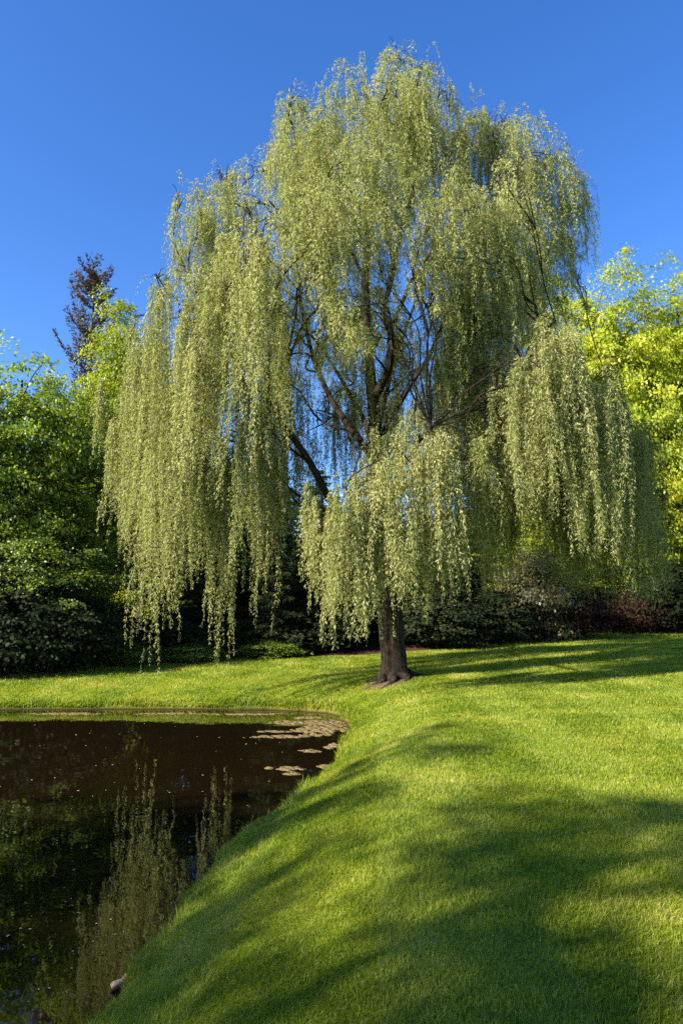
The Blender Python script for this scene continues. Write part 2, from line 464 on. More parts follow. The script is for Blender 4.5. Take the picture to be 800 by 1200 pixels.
# ------------------------------------------------------------------ the willow
wil = empty('willow_tree', TRUNK)
tag(wil, 'huge weeping willow with long hanging pale green branches beside the pond', 'tree')
O = TRUNK
def loc(p): return np.asarray(p) - O
TD = 19.0
tp = [(TRUNK[0], TRUNK[1], TRUNK[2] - .25)] + [at(px, py, TD + dd) for px, py, dd in
      ((462, 778, 0), (459, 745, 0), (457, 700, 0), (452, 650, 0), (447, 590, .05), (441, 530, .1), (437, 470, .1), (430, 400, .0), (428, 320, -.2), (434, 250, -.3), (443, 190, -.2), (455, 130, 0), (458, 85, .1))]
tpts = catmull([loc(p) for p in tp], 7)
h_ = tpts[:, 2]
trad = np.interp(h_, [-.3, 0, .25, .6, 1.2, 2.5, 4.5, 6.5, 9, 12, 15, 18], [.47, .42, .36, .34, .34, .31, .27, .20, .15, .11, .06, .03])
def flare(th, i):
    hh = h_[i[:, 0]][:, None]
    k = np.clip(1 - hh / .8, 0, 1) ** 2
    return 1 + k * (.16 * np.sin(5 * th + .6) + .10 * np.sin(3 * th + 2))
T = Tubes(); T.add(tpts, trad, 28, .05, flare)
obj('trunk', T.mesh('willow_trunk', M_bark), wil)
# surface roots
for ang, ll in ((-2.6, .6), (-1.9, .8), (-1.2, .5), (.2, .6), (1.5, .5), (2.9, .6)):
    c_, s_ = math.cos(ang), math.sin(ang)
    pts = []
    for k in np.linspace(0, 1, 7):
        rr = .35 + ll * k; px_, py_ = c_ * rr - s_ * .12 * math.sin(k * 5), s_ * rr + c_ * .12 * math.sin(k * 5)
        pts.append((px_, py_, gz(O[0] + px_, O[1] + py_) - O[2] + .12 * (1 - k) ** 2 - .03 * k))
    pts = catmull(pts, 4)
    T = Tubes(); T.add(pts, np.linspace(.12, .02, len(pts)), 8, .12); obj('root', T.mesh('willow_root', M_bark), wil)
# bare soil with litter at the trunk foot
b_o, _ = bed('bare_soil', [(TRUNK[0] - 1.05, TRUNK[1] - .55), (TRUNK[0] - .4, TRUNK[1] - 1.0), (TRUNK[0] + .3, TRUNK[1] - .8), (TRUNK[0] + .7, TRUNK[1] - .3), (TRUNK[0] + .6, TRUNK[1] + .4), (TRUNK[0], TRUNK[1] + .6), (TRUNK[0] - .6, TRUNK[1] + .3)],
         M_root, .035, 'small patch of bare brown soil and roots at the willow foot')

limb_def = {  # photo pixel path, depth offset along it, start/end radius
 'A': ([(446, 655, 0), (420, 632, -.5), (388, 588, -1.0), (360, 537, -1.3), (320, 482, -1.5), (285, 430, -1.4), (245, 388, -1.2), (210, 372, -1.0)], .20, .045),
 'B': ([(442, 545, 0), (412, 502, .4), (388, 468, .6), (366, 415, .8), (352, 350, .8), (348, 285, .6), (345, 210, .4), (352, 150, .3)], .20, .03),
 'C': ([(436, 470, .1), (455, 432, -.3), (457, 388, -.5), (448, 370, -.6), (458, 330, -.7), (470, 270, -.8), (490, 190, -.8), (500, 120, -.7)], .19, .025),
 'D': ([(441, 520, .1), (478, 455, .6), (502, 418, .9), (520, 375, 1.2), (545, 300, 1.5), (572, 230, 1.4), (605, 160, 1.0)], .18, .025),
 'E': ([(457, 388, -.5), (480, 335, -.7), (510, 290, -1.3), (550, 240, -1.8), (590, 205, -2.0)], .10, .02),
 'G': ([(446, 590, .05), (490, 560, -.2), (545, 535, -.3), (600, 512, -.4), (606, 470, -1.2), (625, 410, -2.0), (650, 375, -2.8)], .17, .04),
 'H': ([(447, 600, 0), (465, 560, -1.2), (485, 525, -2.4), (505, 500, -3.4)], .13, .04),
 'I': ([(450, 640, 0), (430, 610, -1.3), (415, 585, -2.7), (402, 570, -3.6)], .12, .04),
 'J': ([(441, 520, .1), (450, 470, 1.6), (470, 400, 3.2), (500, 320, 4.3), (530, 250, 4.6)], .17, .03),
 'K': ([(430, 400, .0), (400, 365, -.9), (370, 315, -1.8), (340, 265, -2.6), (315, 235, -3.0)], .12, .03),
 'L': ([(428, 330, -.2), (395, 270, .9), (345, 255, 1.4), (305, 238, 1.5), (268, 245, 1.2)], .10, .025),
 'M': ([(441, 530, .1), (415, 470, 1.9), (370, 400, 3.3), (310, 330, 4.0), (270, 290, 4.2)], .15, .03),
 'N': ([(447, 580, .05), (500, 540, 1.3), (570, 510, 2.3), (650, 470, 2.8), (710, 440, 2.6)], .14, .035),
}
limbs = {}
for k, (pp, r0, r1) in limb_def.items():
    p3 = catmull([loc(at(a, b_, TD + dd)) for a, b_, dd in pp], 8)
    rr = np.linspace(0, 1, len(p3)); rad = r0 + (r1 - r0) * rr ** .8
    rad = rad * (.58 if k in 'BDJMKL' else .72)
    limbs[k] = dict(p=p3, r=rad, t=Tubes())
    limbs[k]['t'].add(p3, rad, 12, .05)

# lobes: px, top py, depth offset, radius px, bottom py, amount, tint
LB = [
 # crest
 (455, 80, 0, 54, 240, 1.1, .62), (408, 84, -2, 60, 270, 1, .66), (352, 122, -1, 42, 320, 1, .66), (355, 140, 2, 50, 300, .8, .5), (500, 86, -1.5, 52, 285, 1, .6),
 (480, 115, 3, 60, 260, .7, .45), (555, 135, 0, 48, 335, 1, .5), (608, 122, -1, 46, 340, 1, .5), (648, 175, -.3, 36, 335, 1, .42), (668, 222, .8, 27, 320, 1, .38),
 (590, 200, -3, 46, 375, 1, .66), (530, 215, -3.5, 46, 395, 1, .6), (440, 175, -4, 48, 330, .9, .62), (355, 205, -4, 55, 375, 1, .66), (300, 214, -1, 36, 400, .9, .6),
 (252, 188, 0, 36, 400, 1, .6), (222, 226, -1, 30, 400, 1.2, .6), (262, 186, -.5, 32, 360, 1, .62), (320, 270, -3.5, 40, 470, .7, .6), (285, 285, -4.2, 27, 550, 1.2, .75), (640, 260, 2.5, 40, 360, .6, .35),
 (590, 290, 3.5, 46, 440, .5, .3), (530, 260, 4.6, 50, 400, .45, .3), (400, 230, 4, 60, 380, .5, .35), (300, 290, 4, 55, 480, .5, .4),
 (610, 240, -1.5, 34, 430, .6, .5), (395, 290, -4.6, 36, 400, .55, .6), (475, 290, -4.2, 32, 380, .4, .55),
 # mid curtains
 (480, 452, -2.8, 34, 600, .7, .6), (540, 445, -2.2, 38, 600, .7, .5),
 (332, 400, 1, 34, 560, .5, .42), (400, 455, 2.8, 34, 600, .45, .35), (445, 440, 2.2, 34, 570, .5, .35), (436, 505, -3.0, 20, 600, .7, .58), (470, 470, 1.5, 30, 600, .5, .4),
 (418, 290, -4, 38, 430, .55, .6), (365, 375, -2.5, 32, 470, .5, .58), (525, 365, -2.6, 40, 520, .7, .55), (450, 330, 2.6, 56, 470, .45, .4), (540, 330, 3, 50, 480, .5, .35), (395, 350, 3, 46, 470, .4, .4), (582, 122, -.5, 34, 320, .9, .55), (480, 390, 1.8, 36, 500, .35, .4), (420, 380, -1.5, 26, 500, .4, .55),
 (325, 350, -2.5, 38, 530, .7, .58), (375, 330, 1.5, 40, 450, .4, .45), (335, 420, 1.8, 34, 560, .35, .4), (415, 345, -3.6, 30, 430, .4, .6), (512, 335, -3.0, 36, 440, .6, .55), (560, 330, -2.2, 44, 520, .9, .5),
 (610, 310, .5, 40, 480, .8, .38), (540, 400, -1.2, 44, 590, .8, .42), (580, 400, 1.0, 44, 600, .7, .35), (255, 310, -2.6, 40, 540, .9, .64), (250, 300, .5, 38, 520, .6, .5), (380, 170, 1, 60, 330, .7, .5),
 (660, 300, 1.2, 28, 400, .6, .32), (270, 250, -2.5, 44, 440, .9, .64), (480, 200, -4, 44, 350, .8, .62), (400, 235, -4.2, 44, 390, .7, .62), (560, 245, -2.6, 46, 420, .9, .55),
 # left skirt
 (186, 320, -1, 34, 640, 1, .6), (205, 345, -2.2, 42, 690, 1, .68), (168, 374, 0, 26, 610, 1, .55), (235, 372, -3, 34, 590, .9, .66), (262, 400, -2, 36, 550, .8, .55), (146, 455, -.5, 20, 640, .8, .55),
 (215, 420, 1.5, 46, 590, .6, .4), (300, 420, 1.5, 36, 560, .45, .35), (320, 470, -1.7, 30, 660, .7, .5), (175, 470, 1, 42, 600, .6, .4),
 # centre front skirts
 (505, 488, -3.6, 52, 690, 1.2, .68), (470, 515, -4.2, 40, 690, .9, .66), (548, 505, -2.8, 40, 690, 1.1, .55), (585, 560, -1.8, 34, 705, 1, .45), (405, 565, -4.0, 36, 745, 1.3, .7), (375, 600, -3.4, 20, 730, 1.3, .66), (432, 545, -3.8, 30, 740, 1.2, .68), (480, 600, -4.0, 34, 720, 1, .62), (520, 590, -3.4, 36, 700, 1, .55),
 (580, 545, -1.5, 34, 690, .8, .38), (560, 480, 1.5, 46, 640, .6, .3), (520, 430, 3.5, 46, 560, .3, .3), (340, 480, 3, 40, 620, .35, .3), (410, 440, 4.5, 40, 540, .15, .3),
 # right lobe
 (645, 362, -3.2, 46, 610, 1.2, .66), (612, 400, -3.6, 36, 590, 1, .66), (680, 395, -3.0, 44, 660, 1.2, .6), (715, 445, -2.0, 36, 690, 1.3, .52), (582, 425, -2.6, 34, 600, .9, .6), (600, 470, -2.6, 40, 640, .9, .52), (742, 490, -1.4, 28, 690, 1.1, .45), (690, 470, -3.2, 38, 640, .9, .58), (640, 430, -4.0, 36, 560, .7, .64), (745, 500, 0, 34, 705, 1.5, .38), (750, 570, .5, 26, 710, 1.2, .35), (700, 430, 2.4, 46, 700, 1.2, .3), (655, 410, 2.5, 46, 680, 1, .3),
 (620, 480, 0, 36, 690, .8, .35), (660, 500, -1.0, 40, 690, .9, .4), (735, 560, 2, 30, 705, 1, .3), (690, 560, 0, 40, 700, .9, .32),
]
# single long tassels: px, top py, depth, bottom py, radius px
TS = [(172, 560, -1.4, 795, 8), (166, 500, -1.2, 720, 8), (203, 560, -1.8, 768, 9), (195, 540, -1.2, 720, 8), (266, 560, -1.7, 788, 13), (258, 540, -1.9, 740, 12), (306, 500, -2.2, 742, 10), (300, 520, -2.0, 700, 9), (132, 520, -.4, 645, 7),
      (147, 540, -.6, 660, 7), (228, 560, -2.4, 700, 9), (182, 560, -1.6, 690, 9), (240, 540, -2.0, 670, 9), (283, 520, -2.6, 690, 9), (118, 470, 0, 560, 5),
      (385, 640, -3.6, 775, 5), (425, 660, -3.8, 775, 6), (360, 600, -3.3, 700, 7), (370, 620, -3.5, 735, 7), (450, 640, -3.9, 735, 8), (600, 600, -1.2, 705, 8), (570, 600, -1.8, 700, 8)]

lb, ld, lw, ll_, lwd, lt = [], [], [], [], [], []
stemT = []
NSEG = 15
def strand(start, hd, reach, rise, length, tint, dens=30, ls=1.0, sag=.6):
    """one hanging branchlet: arches out along hd, then falls; leaves go to the big lists"""
    s = np.linspace(0, 1, NSEG) * length
    f = 1 - np.exp(-s / sag)
    ph = rng.uniform(0, 6.28, 2); amp = rng.uniform(.03, .10)
    sway = np.stack([np.sin(s * 1.7 + ph[0]), np.sin(s * 1.4 + ph[1])], -1) * amp * f[:, None]
    drift = rng.normal(0, .042, 2) * s[:, None]
    P = np.empty((NSEG, 3))
    P[:, :2] = start[:2] + hd[:2] * reach * f[:, None] + sway + drift
    P[:, 2] = start[2] + rise * (1 - np.exp(-s / .25)) - s * f
    n = max(4, int(length * dens))
    u = np.sort(rng.random(n)) * .995
    x_ = u * (NSEG - 1); i = x_.astype(int); fr_ = (x_ - i)[:, None]
    base = P[i] * (1 - fr_) + P[i + 1] * fr_
    tg = norm(P[i + 1] - P[i])
    rd = rand_dirs(n); side = norm(rd - (rd * tg).sum(1, keepdims=True) * tg)
    ang = rng.uniform(.3, 1.2, n)[:, None]
    dd = norm(tg * np.cos(ang) + side * np.sin(ang) + np.array([0, 0, -.25]))
    r2 = rand_dirs(n); wv_ = norm(np.cross(dd, r2))
    lb.append(base + side * np.abs(rng.normal(0, .030, n))[:, None] * (1 - .5 * u)[:, None]); ld.append(dd); lw.append(wv_)
    tap = 1 - .35 * np.clip((u - .75) / .25, 0, 1)
    ls = ls * rng.uniform(.58, .98)
    ll_.append(rng.uniform(.07, .15, n) * tap * ls); lwd.append(rng.uniform(.018, .034, n) * tap * ls)
    lt.append(np.clip(tint + rng.normal(0, .16, n), 0, 1))
    stemT.append(P)

def lobe(P, r, zb, amount, tint, shaggy=False):
    P = loc(P); zb = zb - O[2]
    H = P[2] - zb
    nb = int((15.5 if shaggy else 12.5) * math.pi * r * r * amount) + 4
    for _ in range(nb):
        a = rng.uniform(0, 6.283); rho = r * math.sqrt(rng.uniform(.02, 1.0)) * rng.uniform(.85, 1.2)
        hd = np.array([math.cos(a), math.sin(a), 0])
        drop = (rng.uniform(0, .8) ** 1.25 if rng.random() < .68 else rng.uniform(0, .1)) * H if shaggy else rng.uniform(0, .5) ** 2 * H
        s0 = P + hd * rho * rng.uniform(.1, .45) + np.array([0, 0, -.22 * rho * rho / r + rng.normal(0, .15) - drop])
        bottom = zb + rng.exponential(.16) * H * .8 + rng.uniform(-.05, .06) * H
        L_ = max(.7, (s0[2] - bottom) + .35)
        reach = rho * .72 * rng.uniform(.75, 1.1); rise = rng.uniform(0, .35) * min(1, r)
        if shaggy:
            L_ = min(L_, rng.uniform(.22, .55) * H + .5); rise *= 1.4; reach = reach * 1.1 + rng.uniform(0, .25)
        tt_ = tint + rng.normal(0, .09)
        k = rng.integers(2, 5)
        for q in range(k):
            off = rng.normal(0, .09, 3) * np.array([1, 1, .8])
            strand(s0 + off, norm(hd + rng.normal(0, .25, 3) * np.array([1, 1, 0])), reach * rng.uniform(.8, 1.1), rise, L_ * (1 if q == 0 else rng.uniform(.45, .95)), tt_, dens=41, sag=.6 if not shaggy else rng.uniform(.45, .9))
    # wispy arching twigs above the top
    for _ in range(int(6 * r)):
        a = rng.uniform(0, 6.283); hd = np.array([math.cos(a), math.sin(a), 0])
        strand(P + hd * rng.uniform(0, .5) * r + np.array([0, 0, -.05]), hd, rng.uniform(.3, .9), rng.uniform(.3, .8), rng.uniform(.8, 1.8), tint + .1, dens=22, ls=.9, sag=.8)

apex = []
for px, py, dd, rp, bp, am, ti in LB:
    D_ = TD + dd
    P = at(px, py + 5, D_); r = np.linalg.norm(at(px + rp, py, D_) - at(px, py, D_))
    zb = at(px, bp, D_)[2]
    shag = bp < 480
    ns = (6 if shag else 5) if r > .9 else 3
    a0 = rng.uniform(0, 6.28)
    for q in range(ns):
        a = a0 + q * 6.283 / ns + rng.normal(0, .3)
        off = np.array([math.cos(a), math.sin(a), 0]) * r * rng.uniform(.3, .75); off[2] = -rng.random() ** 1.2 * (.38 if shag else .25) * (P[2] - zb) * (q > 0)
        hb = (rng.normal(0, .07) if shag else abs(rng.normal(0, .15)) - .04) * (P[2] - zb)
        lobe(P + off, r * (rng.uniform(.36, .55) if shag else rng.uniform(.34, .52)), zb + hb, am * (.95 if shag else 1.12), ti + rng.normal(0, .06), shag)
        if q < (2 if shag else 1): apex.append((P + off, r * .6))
for px, py, dd, bp, rp in TS:
    D_ = TD + dd; P = loc(at(px, py, D_)); zb = at(px, bp, D_)[2] - O[2]; r = rp / F * D_
    r *= 1.25
    for q in range(int(10 + r * 62)):
        a = rng.uniform(0, 6.283); hd = np.array([math.cos(a), math.sin(a), 0])
        s0 = P + np.array([0, 0, rng.uniform(-.2, .8)])
        L_ = (s0[2] - zb) * (1 if q < 2 else rng.uniform(.5, .98))
        strand(s0, hd, r * math.sqrt(rng.random()), 0, L_, .66, dens=42, sag=1.2)

# secondary branches: from the nearest lower limb point up and over to each lobe
allp = [(k, i) for k in limbs for i in range(3, len(limbs[k]['p']))]
allc = np.array([limbs[k]['p'][i] for k, i in allp])
sec = []
for P, r in apex:
    P = loc(P)
    dv = P - allc; hz_ = np.hypot(dv[:, 0], dv[:, 1]); dist = np.linalg.norm(dv, axis=1) + np.where(dv[:, 2] < .2, 2.0, 0) + 2.0 * np.clip(hz_ - 1.3 * dv[:, 2] - .5, 0, 3)
    k, i = allp[int(np.argmin(dist))]
    a = limbs[k]['p'][i]; r0 = min(.04, limbs[k]['r'][i] * .6)
    v = P - a; m1 = a + v * .45 + np.array([0, 0, .12 * np.linalg.norm(v)])
    pts = catmull([a, a + v * .25 + rng.normal(0, .10, 3) + np.array([0, 0, .06]), m1 + rng.normal(0, .16, 3), a + v * .75 + rng.normal(0, .12, 3) + np.array([0, 0, .1]), P + np.array([0, 0, -.65])], 5)
    limbs[k]['t'].add(pts, np.linspace(r0, .015, len(pts)), 7, .05)
    for q in range(int(4 + 3 * r)):
        j = rng.integers(len(pts) // 2, len(pts)); b0 = pts[j]
        an = rng.uniform(0, 6.283); e = P + np.array([math.cos(an), math.sin(an), 0]) * r * rng.uniform(.3, .8) + np.array([0, 0, rng.uniform(-.4, .1)])
        tw = catmull([b0, (b0 + e) / 2 + np.array([0, 0, .15]), e], 4)
        limbs[k]['t'].add(tw, np.linspace(.016, .005, len(tw)), 4)
for k in limbs: obj('limb', limbs[k]['t'].mesh('willow_limb', M_bark), wil)

me = leaf_mesh('willow_crown', np.vstack(lb), np.vstack(ld), np.vstack(lw), np.concatenate(ll_), np.concatenate(lwd), np.concatenate(lt), M_willow, fold=.12)
obj('crown', me, wil)
print('willow leaves', len(me.polygons), 'strands', len(stemT))
# the thin hanging twigs themselves: flat-sided three-sided rods
st = np.array(stemT); ns_ = len(st)
w3 = np.array([(1, 0, 0), (-.5, .87, 0), (-.5, -.87, 0)]) * .004
tv = st[:, ::2][:, :, None, :] + w3[None, None]
kk = tv.shape[1]
tap = np.linspace(1.3, .35, kk)[None, :, None, None]
tv = st[:, ::2][:, :, None, :] + w3[None, None] * tap
b0 = (np.arange(ns_) * kk * 3)[:, None, None] + (np.arange(kk - 1) * 3)[None, :, None]
jj = np.arange(3)[None, None]; j2 = (jj + 1) % 3
q = np.stack([b0 + jj, b0 + j2, b0 + 3 + j2, b0 + 3 + jj], -1).reshape(-1, 4)
M_twig = bark_mat('willow_twig', (.10, .085, .03), (.20, .17, .06), 20)
obj('twigs', make_mesh('willow_twigs', tv.reshape(-1, 3), q, np.arange(len(q)) * 4, M_twig, smooth=True), wil)

# ------------------------------------------------------------------ other trees: unit-size generators (height 1 = H)
def broadleaf(name, seed, H, RX, base_frac, nclump, per, leaf, m_, gap=.0, spread=.5, droop=.25, ragged=.25, multi=1):
    """returns an Empty with trunk and crown built H metres tall at the origin"""
    global rng
    keep_rng = rng; rng = np.random.default_rng(seed)
    root = empty(name, (0, 0, 0))
    cz0 = H * base_frac
    lob = rand_dirs(9); lobr = rng.uniform(.55, 1.3, 9)
    cs = []
    while len(cs) < nclump:
        d_ = rand_dirs(1)[0]
        k = np.exp(7 * (lob @ d_ - 1)); f = (k * lobr).sum() / k.sum() * (1 + rng.normal(0, ragged * .5))
        u = rng.random() ** .38
        hz = (H - cz0) / 2
        p = np.array([d_[0] * RX * f * u, d_[1] * RX * f * u, cz0 + hz + d_[2] * hz * f * u])
        tpr = 1 - .35 * max(0, (p[2] - cz0) / (H - cz0) - .45) / .55
        p[:2] *= tpr
        if p[2] < cz0 * .75 or p[2] > H * 1.03: continue
        if gap and math.sin(p[0] * 1.9 + seed) * math.sin(p[2] * 1.5 + seed * 2) * math.sin(p[1] * 1.7) > gap: continue
        cs.append(p)
    cs = np.array(cs)
    T = Tubes()
    for mt in range(multi):
        off = rng.normal(0, .18, 2) * (multi > 1)
        top = np.array([rng.normal(0, RX * .12), rng.normal(0, RX * .12), H * .9])
        tp_ = catmull([(off[0], off[1], -.3), (off[0] * 1.5 + rng.normal(0, .05), off[1] * 1.5, H * .12), (top[0] * .4, top[1] * .4, H * .45), top], 7)
        hh = np.clip(tp_[:, 2] / H, 0, 1)
        r_ = H * .022 * (1 - hh) ** .8 * (1 + .5 * np.exp(-hh * 40)) + .015
        T.add(tp_, r_, 12, .05)
    sel = rng.choice(len(cs), min(46, len(cs)), replace=False)
    for i in sel:
        c_ = cs[i]
        j = int(np.clip(np.searchsorted(tp_[:, 2], c_[2] - .45 * np.hypot(c_[0], c_[1]) - .3), 2, len(tp_) - 2))
        a = tp_[j]; v = c_ - a
        pts = catmull([a, a + v * .5 + np.array([0, 0, .10 * np.linalg.norm(v)]), c_], 5)
        T.add(pts, np.linspace(max(.02, r_[j] * .4), .012, len(pts)), 6, .04)
    obj('trunk', T.mesh(name + '_trunk', M_bark2), root)
    n = nclump * per
    ci = np.repeat(np.arange(nclump), per)
    cc = cs[ci]
    out = norm((cs - np.array([0, 0, cz0 + (H - cz0) * .45])) * np.array([1, 1, .6]))[ci]
    sp = rng.normal(0, 1, (n, 3)) * np.array([spread, spread, spread * .33]) * rng.uniform(.6, 1.3, nclump)[ci][:, None]
    rr_ = np.hypot(sp[:, 0], sp[:, 1]); sp[:, 2] -= droop * rr_ ** 1.5
    pos = cc + sp
    nr = norm(np.array([0, 0, 1.0]) * .5 + out * .8 + rng.normal(0, .5, (n, 3)))
    rd = norm(sp * np.array([1, 1, .1]) + rng.normal(0, .35, (n, 3)) + out * .2 + np.array([0, 0, -.25]))
    dd = norm(rd - (rd * nr).sum(1, keepdims=True) * nr)
    wv_ = np.cross(nr, dd)
    ln = leaf * rng.uniform(.7, 1.3, n); wd = ln * rng.uniform(.6, .85, n)
    tnt = np.clip(.5 + rng.normal(0, .16, nclump)[ci] + rng.normal(0, .15, n), 0, 1)
    obj('crown', leaf_mesh(name + '_crown', pos, dd, wv_, ln, wd, tnt, m_, fold=.12), root)
    root['h'] = H; root['r'] = RX
    rng = keep_rng
    return root

def conifer(name, seed, H, RX, m_, base_frac=.05, dens=1.0, droop=.35, leaf=.13, gapp=.15, taper=.85):
    global rng
    keep_rng = rng; rng = np.random.default_rng(seed)
    root = empty(name, (0, 0, 0)); T = Tubes()
    tp_ = np.stack([rng.normal(0, .04, 14).cumsum() * .5, rng.normal(0, .04, 14).cumsum() * .5, np.linspace(-.3, H, 14)], -1)
    T.add(tp_, np.linspace(H * .02, .01, 14), 10, .04)
    B_, D_, W_, Ln, Wd, Tn = [], [], [], [], [], []
    z_ = H * base_frac
    while z_ < H * .985:
        fz = z_ / H
        for q in range(rng.integers(4, 7)):
            if rng.random() < gapp: continue
            a = rng.uniform(0, 6.283); Lb = RX * ((1 - fz) ** taper * 1.0 + .05) * rng.uniform(.55, 1.12)
            c0 = np.array([np.interp(z_, tp_[:, 2], tp_[:, 0]), np.interp(z_, tp_[:, 2], tp_[:, 1]), z_])
            hd = np.array([math.cos(a), math.sin(a), 0])
            t_ = np.linspace(0, 1, 8)
            pts = c0 + hd * Lb * t_[:, None]; pts[:, 2] += Lb * (.18 * t_ - droop * t_ ** 2 + .18 * t_ ** 4) + .25 * (fz > .7) * Lb * t_
            T.add(pts, np.linspace(.03 * (1 - fz) + .012, .005, 8), 5)
            n = int(Lb * 95 * dens) + 12
            u = rng.random(n) ** .75; x_ = u * 6.999; i = x_.astype(int)
            base = pts[i] + (pts[i + 1] - pts[i]) * (x_ - i)[:, None]
            side = np.array([-hd[1], hd[0], 0])
            sg = rng.choice([-1, 1], n)[:, None]
            wdt = .30 * Lb * (1 - u * .75)[:, None] * rng.random((n, 1))
            base = base + side * sg * wdt + np.array([0, 0, -1]) * wdt * droop * rng.uniform(.2, 1.4, (n, 1)) + rng.normal(0, .03, (n, 3))
            dd = norm(hd * .6 + side * sg * .7 + rng.normal(0, .35, (n, 3)) + np.array([0, 0, -droop]))
            B_.append(base); D_.append(dd); W_.append(norm(np.cross(dd, rand_dirs(n) + np.array([0, 0, .6]))))
            Ln.append(leaf * rng.uniform(.7, 1.5, n)); Wd.append(leaf * .28 * rng.uniform(.7, 1.4, n)); Tn.append(np.clip(rng.normal(.5, .2) + rng.normal(0, .15, n), 0, 1))
        z_ += rng.uniform(.16, .32) * (H / 12) ** .5
    obj('trunk', T.mesh(name + '_trunk', M_bark2), root)
    obj('crown', leaf_mesh(name + '_crown', np.vstack(B_), np.vstack(D_), np.vstack(W_), np.concatenate(Ln), np.concatenate(Wd), np.concatenate(Tn), m_), root)
    root['h'] = H; root['r'] = RX
    rng = keep_rng
    return root

used = set()
rng = np.random.default_rng(99)
def place(proto, px, top, D, wpx=None, rz=None, label=None, category='tree', group=None, name=None, base=None, h=None, wm=None):
    """stand a tree so that it is seen at column px with its top at row top, D metres off"""
    if proto.name in used:
        o = proto.copy(); COL.objects.link(o)
        for ch in proto.children:
            c_ = ch.copy(); c_.parent = o; COL.objects.link(c_)
    else:
        o = proto; used.add(proto.name)
    if base is None:
        x_ = at(px, 700, D)[0]; y_ = D
        tz = at(px, top, D)[2]
        h = tz - gz(x_, y_)
    else: x_, y_ = base
    z0 = gz(x_, y_) - .05
    o.location = (x_, y_, z0)
    s = h / proto['h']
    sr = s if wpx is None else (wpx / 2 / F * D) / proto['r']
    if wm: sr = wm / proto['r']
    o.scale = (sr, sr, s); o.rotation_euler = (0, 0, rng.uniform(0, 6.28) if rz is None else rz)
    tag(o, label, category, group=group)
    return o

bl_green = broadleaf('broadleaf_tree', 11, 10, 3.6, .16, 380, 95, .15, M_maple, gap=.2, spread=.36, ragged=.45)
bl_green2 = broadleaf('broadleaf_tree', 12, 11, 3.8, .12, 420, 95, .14, M_green, gap=.25, spread=.38, ragged=.45)
bl_lime = broadleaf('maple_tree', 13, 12, 3.2, .15, 460, 120, .14, M_lime, gap=.25, spread=.36, ragged=.4)
bl_yel = broadleaf('maple_tree', 14, 12, 4.0, .14, 500, 130, .14, M_yellow, gap=.18, spread=.38, ragged=.45)
bl_tall = broadleaf('shade_tree', 15, 15, 4.6, .25, 150, 95, .20, M_green, gap=.12, spread=.34, ragged=.6)
con_brown = conifer('spruce_tree', 16, 16, 2.6, M_spruce, .05, 1.15, -.30, .17, .25, .36)
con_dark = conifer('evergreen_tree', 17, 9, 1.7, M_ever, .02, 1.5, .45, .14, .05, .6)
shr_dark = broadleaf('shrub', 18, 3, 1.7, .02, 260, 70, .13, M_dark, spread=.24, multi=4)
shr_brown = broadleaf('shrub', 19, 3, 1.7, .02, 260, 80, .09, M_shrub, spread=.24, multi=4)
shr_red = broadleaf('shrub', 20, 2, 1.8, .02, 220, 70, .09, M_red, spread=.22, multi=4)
shr_green = broadleaf('shrub', 21, 2.2, 1.3, .02, 200, 70, .12, M_green, spread=.22, multi=3)

# left group
place(bl_green, 15, 412, 25.5, 190, label='green broadleaf tree at the left edge in front of the brown spruce', group='trees behind the pond')
place(bl_green, 76, 440, 27, 150, 2.1, label='sunlit broadleaf tree just below the brown spruce', group='trees behind the pond')
place(bl_green2, -55, 425, 24, 190, label='dark green broadleaf tree cut by the left edge of the picture', group='trees behind the pond')
place(bl_green2, 60, 560, 24.5, 190, 1.0, label='low dark green tree above the black shrubs on the far bank', group='trees behind the pond')
place(bl_lime, 124, 350, 30, 118, label='bright lime green maple between the brown spruce and the willow', group='trees behind the pond')
place(bl_lime, 165, 400, 33, 130, 3.0, label='lime green maple hidden behind the left curtains of the willow', group='trees behind the pond')
place(con_brown, 91, 316, 37, 120, label='brown purple spruce rising above the trees on the left', group=None)
place(bl_green2, 190, 450, 30, 170, 4.0, label='shaded green tree behind the long left tassels of the willow', group='trees behind the pond')
place(bl_green2, 285, 500, 35, 170, 5.0, label='shaded green tree seen through the gap left of the willow trunk', group='trees behind the pond')
# middle evergreens
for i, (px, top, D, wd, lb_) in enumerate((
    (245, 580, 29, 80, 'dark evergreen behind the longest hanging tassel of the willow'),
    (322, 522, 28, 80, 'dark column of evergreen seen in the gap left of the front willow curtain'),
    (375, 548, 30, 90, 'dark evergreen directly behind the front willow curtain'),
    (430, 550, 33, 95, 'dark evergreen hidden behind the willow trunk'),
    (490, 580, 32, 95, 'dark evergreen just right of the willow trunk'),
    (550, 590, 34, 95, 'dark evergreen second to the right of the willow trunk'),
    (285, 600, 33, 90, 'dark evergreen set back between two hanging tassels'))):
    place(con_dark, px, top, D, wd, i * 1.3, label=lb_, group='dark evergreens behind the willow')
# right group
place(bl_yel, 735, 310, 38.5, 165, .4, label='bright yellow green maple beside the right lobe of the willow', group='yellow maples on the right')
place(bl_yel, 815, 316, 39.5, 165, 2.2, label='bright yellow green maple cut by the right edge of the picture', group='yellow maples on the right')
place(bl_yel, 692, 322, 43, 140, 4.1, label='yellow green maple whose top shows above the right lobe of the willow', group='yellow maples on the right')
place(bl_yel, 628, 560, 37, 110, 5.0, label='low yellow green maple seen between the willow front and its right lobe', group='yellow maples on the right')
place(bl_lime, 780, 480, 40.5, 170, 1.0, label='lime green tree filling the space under the yellow maples', group='yellow maples on the right')
